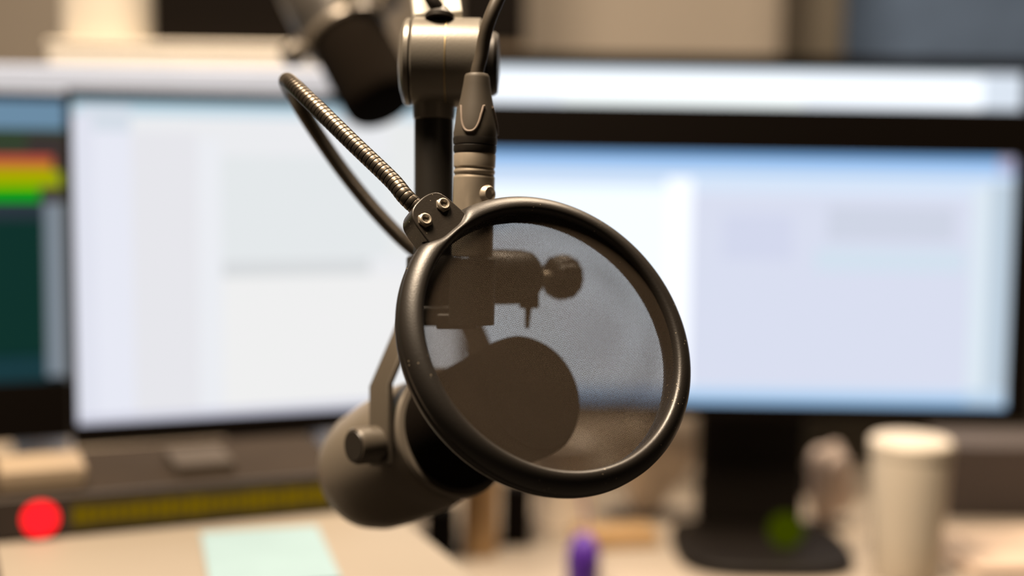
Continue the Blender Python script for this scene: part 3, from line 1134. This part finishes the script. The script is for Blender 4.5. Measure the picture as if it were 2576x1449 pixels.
# tall cream tumbler in front of the wide monitor
mc = at(2279, 1400, 1.50)
mc.z = Z_DESK
mug = thing('tumbler', 'tall cream tumbler under the wide monitor, right of its black stand', 'cup', mc)
mr = 99 / FPX * 1.50
g = G()
g.lathe(mc, Z, [(0, 0), (mr * .80, 0), (mr * .84, .003), (mr * .90, .05), (mr, .138), (mr * .97, .144), (mr * .93, .142), (mr * .84, .050), (mr * .78, .010), (0, .008)], n=56)
g.build('cup', MT['mug'], mug)
g = G()
g.lathe(mc, Z, [(0, .150), (mr * .55, .150), (mr * .95, .147), (mr * 1.02, .144), (mr * 1.02, .134), (mr * 1.004, .134)], n=56)
g.build('lid', MT['mug'], mug)


def crumple(name, label, cat, c, r, m, squash=.8, seed=1):
    rnd = random.Random(seed)
    bm = bmesh.new()
    bmesh.ops.create_icosphere(bm, subdivisions=4, radius=1)
    for v in bm.verts:
        n = sum(math.sin(v.co.dot(Vector((rnd2[0], rnd2[1], rnd2[2]))) * rnd2[3] + rnd2[4]) * rnd2[5] for rnd2 in WV[seed])
        v.co *= 1 + n
        v.co.z *= squash
    lo = min(v.co.z for v in bm.verts)
    me = bpy.data.meshes.new(name)
    for v in bm.verts:
        v.co = Vector((v.co.x * r[0], v.co.y * r[1], (v.co.z - lo) * r[2]))
        v.co.z = max(v.co.z, 0)
    for f in bm.faces:
        f.smooth = True
    bm.to_mesh(me)
    bm.free()
    me.materials.append(m)
    o = bpy.data.objects.new(name, me)
    o.location = c
    COL.objects.link(o)
    return tag(o, label, cat)


WV = {}
for sd in range(6):
    q = random.Random(sd)
    WV[sd] = [(q.uniform(-1, 1), q.uniform(-1, 1), q.uniform(-1, 1), q.uniform(3, 9), q.uniform(0, 6), q.uniform(.03, .09)) for _ in range(7)]

tc_ = at(2080, 1370, 1.705)
tc_.z = Z_DESK
crumple('crumpled_tissue', 'crumpled pinkish tissue behind the black stand and the cream tumbler', 'tissue', tc_, (.026, .026, .046), MT['tissue'], 1.0, 1)
# grey box at the far right
gb = at(2500, 1300, 1.78)
small_box('storage_box', 'grey box behind the papers at the far right of the desk', 'box', Vector((gb.x, gb.y, Z_DESK + .046)), (X, Y, Z), (.075, .05, .046), MT['greyb'], .004)
# papers
p0 = atz(2490, 1372, Z_DESK + .012)
ps = thing('paper_stack', 'stack of pinkish papers at the right end of the desk', 'papers', Vector((p0.x, p0.y, Z_DESK)))
for k in range(3):
    g = G()
    a = math.radians((4, -6, 9)[k])
    ux, uy = Vector((math.cos(a), math.sin(a), 0)), Vector((-math.sin(a), math.cos(a), 0))
    g.box(Vector((p0.x + .05, p0.y, Z_DESK + .002 + .004 * k)), (ux, uy, Z), (.105, .074, .0019))
    g.build('sheet_bundle', MT['pinkp'], ps)
# left of the stand: paper bag, papers, tube, small black boxes, purple marker
pb_ = at(1655, 1290, 1.735)
bag = crumple('paper_bag', 'rumpled ivory paper bag beside the black monitor stand', 'paper bag', Vector((pb_.x, pb_.y, Z_DESK)), (.056, .042, .094), MT['wpaper'], .9, 3)
kp = at(1545, 1340, 1.60)
small_box('card_box', 'low brown card box in front of the ivory paper bag', 'box', Vector((kp.x, kp.y, Z_DESK + .009)), (Vector((.97, .22, 0)).normalized(), Vector((-.22, .97, 0)).normalized(), Z), (.045, .022, .009), MT['kraft'], .002)
rp_ = atz(1420, 1335, Z_DESK)
rl = thing('paper_roll', 'upright ivory paper roll between the black box and the paper bag', 'paper roll', Vector((rp_.x, rp_.y + .03, Z_DESK)))
g = G()
g.lathe(Vector((rp_.x, rp_.y + .03, Z_DESK)), Z, [(.012, 0), (.034, 0), (.034, .10), (.012, .10)], n=40, close=True)
g.build('paper', MT['wpaper'], rl)
g = G()
g.lathe(Vector((rp_.x, rp_.y + .03, Z_DESK)), Z, [(.0105, .0005), (.012, .0005), (.012, .101), (.0105, .101)], n=32, close=True)
g.build('core', MT['kraft'], rl)
bb_ = atz(1297, 1374, Z_DESK)
small_box('battery_box', 'small upright black box right of the kraft tube', 'box', Vector((bb_.x, bb_.y + .012, Z_DESK + .034)), (X, Y, Z), (.0165, .014, .034), MT['bez'], .002)
kt = atz(1206, 1405, Z_DESK)
ktb = thing('card_tube', 'upright kraft card tube seen beneath the microphone', 'tube', Vector((kt.x, kt.y + .02, Z_DESK)))
g = G()
g.lathe(Vector((kt.x, kt.y + .02, Z_DESK)), Z, [(.016, 0), (.0195, 0), (.0195, .15), (.016, .15)], n=40, close=True)
g.build('tube_wall', MT['kraft'], ktb)
g = G()
g.lathe(Vector((kt.x, kt.y + .02, Z_DESK)), Z, [(0, .149), (.0155, .149), (.0202, .150), (.0202, .160), (0, .161)], n=40)
g.build('end_cap', MT['kraft'], ktb)
ad = atz(1098, 1405, Z_DESK)
pad = thing('power_adapter', 'black power adapter standing left of the kraft tube', 'adapter', Vector((ad.x, ad.y + .02, Z_DESK)))
g = G()
g.box(Vector((ad.x + .004, ad.y + .02, Z_DESK + .026)), (X, Y, Z), (.017, .018, .026), )
g.build('housing', MT['bez'], pad, bevel=.003)
g = G()
g.tube(spline([Vector((ad.x - .012, ad.y + .02, Z_DESK + .044)), Vector((ad.x - .035, ad.y + .02, Z_DESK + .043)), Vector((ad.x - .055, ad.y + .03, Z_DESK + .03)), Vector((ad.x - .06, ad.y + .05, Z_DESK + .004))], .004), .004, n=12)
g.build('lead', MT['bez'], pad)
# purple marker standing cap-up
pm = atz(1466, 1475, Z_DESK)
pmk = thing('marker', 'purple marker pen standing upright in front of the paper roll', 'marker', Vector((pm.x, pm.y, Z_DESK)))
g = G()
g.lathe(Vector((pm.x, pm.y, Z_DESK)), Z, [(0, 0), (.016, 0), (.017, .002), (.017, .024), (0, .024)], n=32)
g.build('barrel', MT['purple'], pmk)
g = G()
g.lathe(Vector((pm.x, pm.y, Z_DESK + .0205)), Z, [(.0175, .002), (.0178, .003), (.0155, .020), (.011, .029), (.005, .034), (0, .035)], n=32)
g.build('cap', MT['purple'], pmk)
g = G()
g.tube(spline([Vector((pm.x + .004, pm.y, Z_DESK + .048)), Vector((pm.x + .001, pm.y + .004, Z_DESK + .075)), Vector((pm.x - .006, pm.y + .008, Z_DESK + .105))], .004), .0014, n=8)
g.build('loop', MT['violet'], pmk)

# ------------------------------------------------------------------ lighting
w_ = bpy.data.worlds.new('world')
SC.world = w_
w_.use_nodes = True
w_.node_tree.nodes['Background'].inputs[0].default_value = (1.0, 0.86, 0.68, 1)
w_.node_tree.nodes['Background'].inputs[1].default_value = 0.05


def ceiling_lamp(x, y, p, sx, sy, col=(1.0, 0.785, 0.565)):
    l = bpy.data.lights.new('ceiling_lamp', 'AREA')
    l.shape = 'RECTANGLE'
    l.size, l.size_y = sx, sy
    l.energy = p
    l.color = col
    o = bpy.data.objects.new('ceiling_lamp', l)
    o.location = (x, y, RH - .03)
    COL.objects.link(o)
    return o


ceiling_lamp(-0.45, 0.62, 108, .5, .5)
ceiling_lamp(0.45, 1.70, 52, .6, .6)

SC.view_settings.view_transform = 'Standard'
SC.view_settings.look = 'None'
SC.view_settings.gamma = 1.0
SC.view_settings.exposure = 0.0
SC.view_settings.use_curve_mapping = False
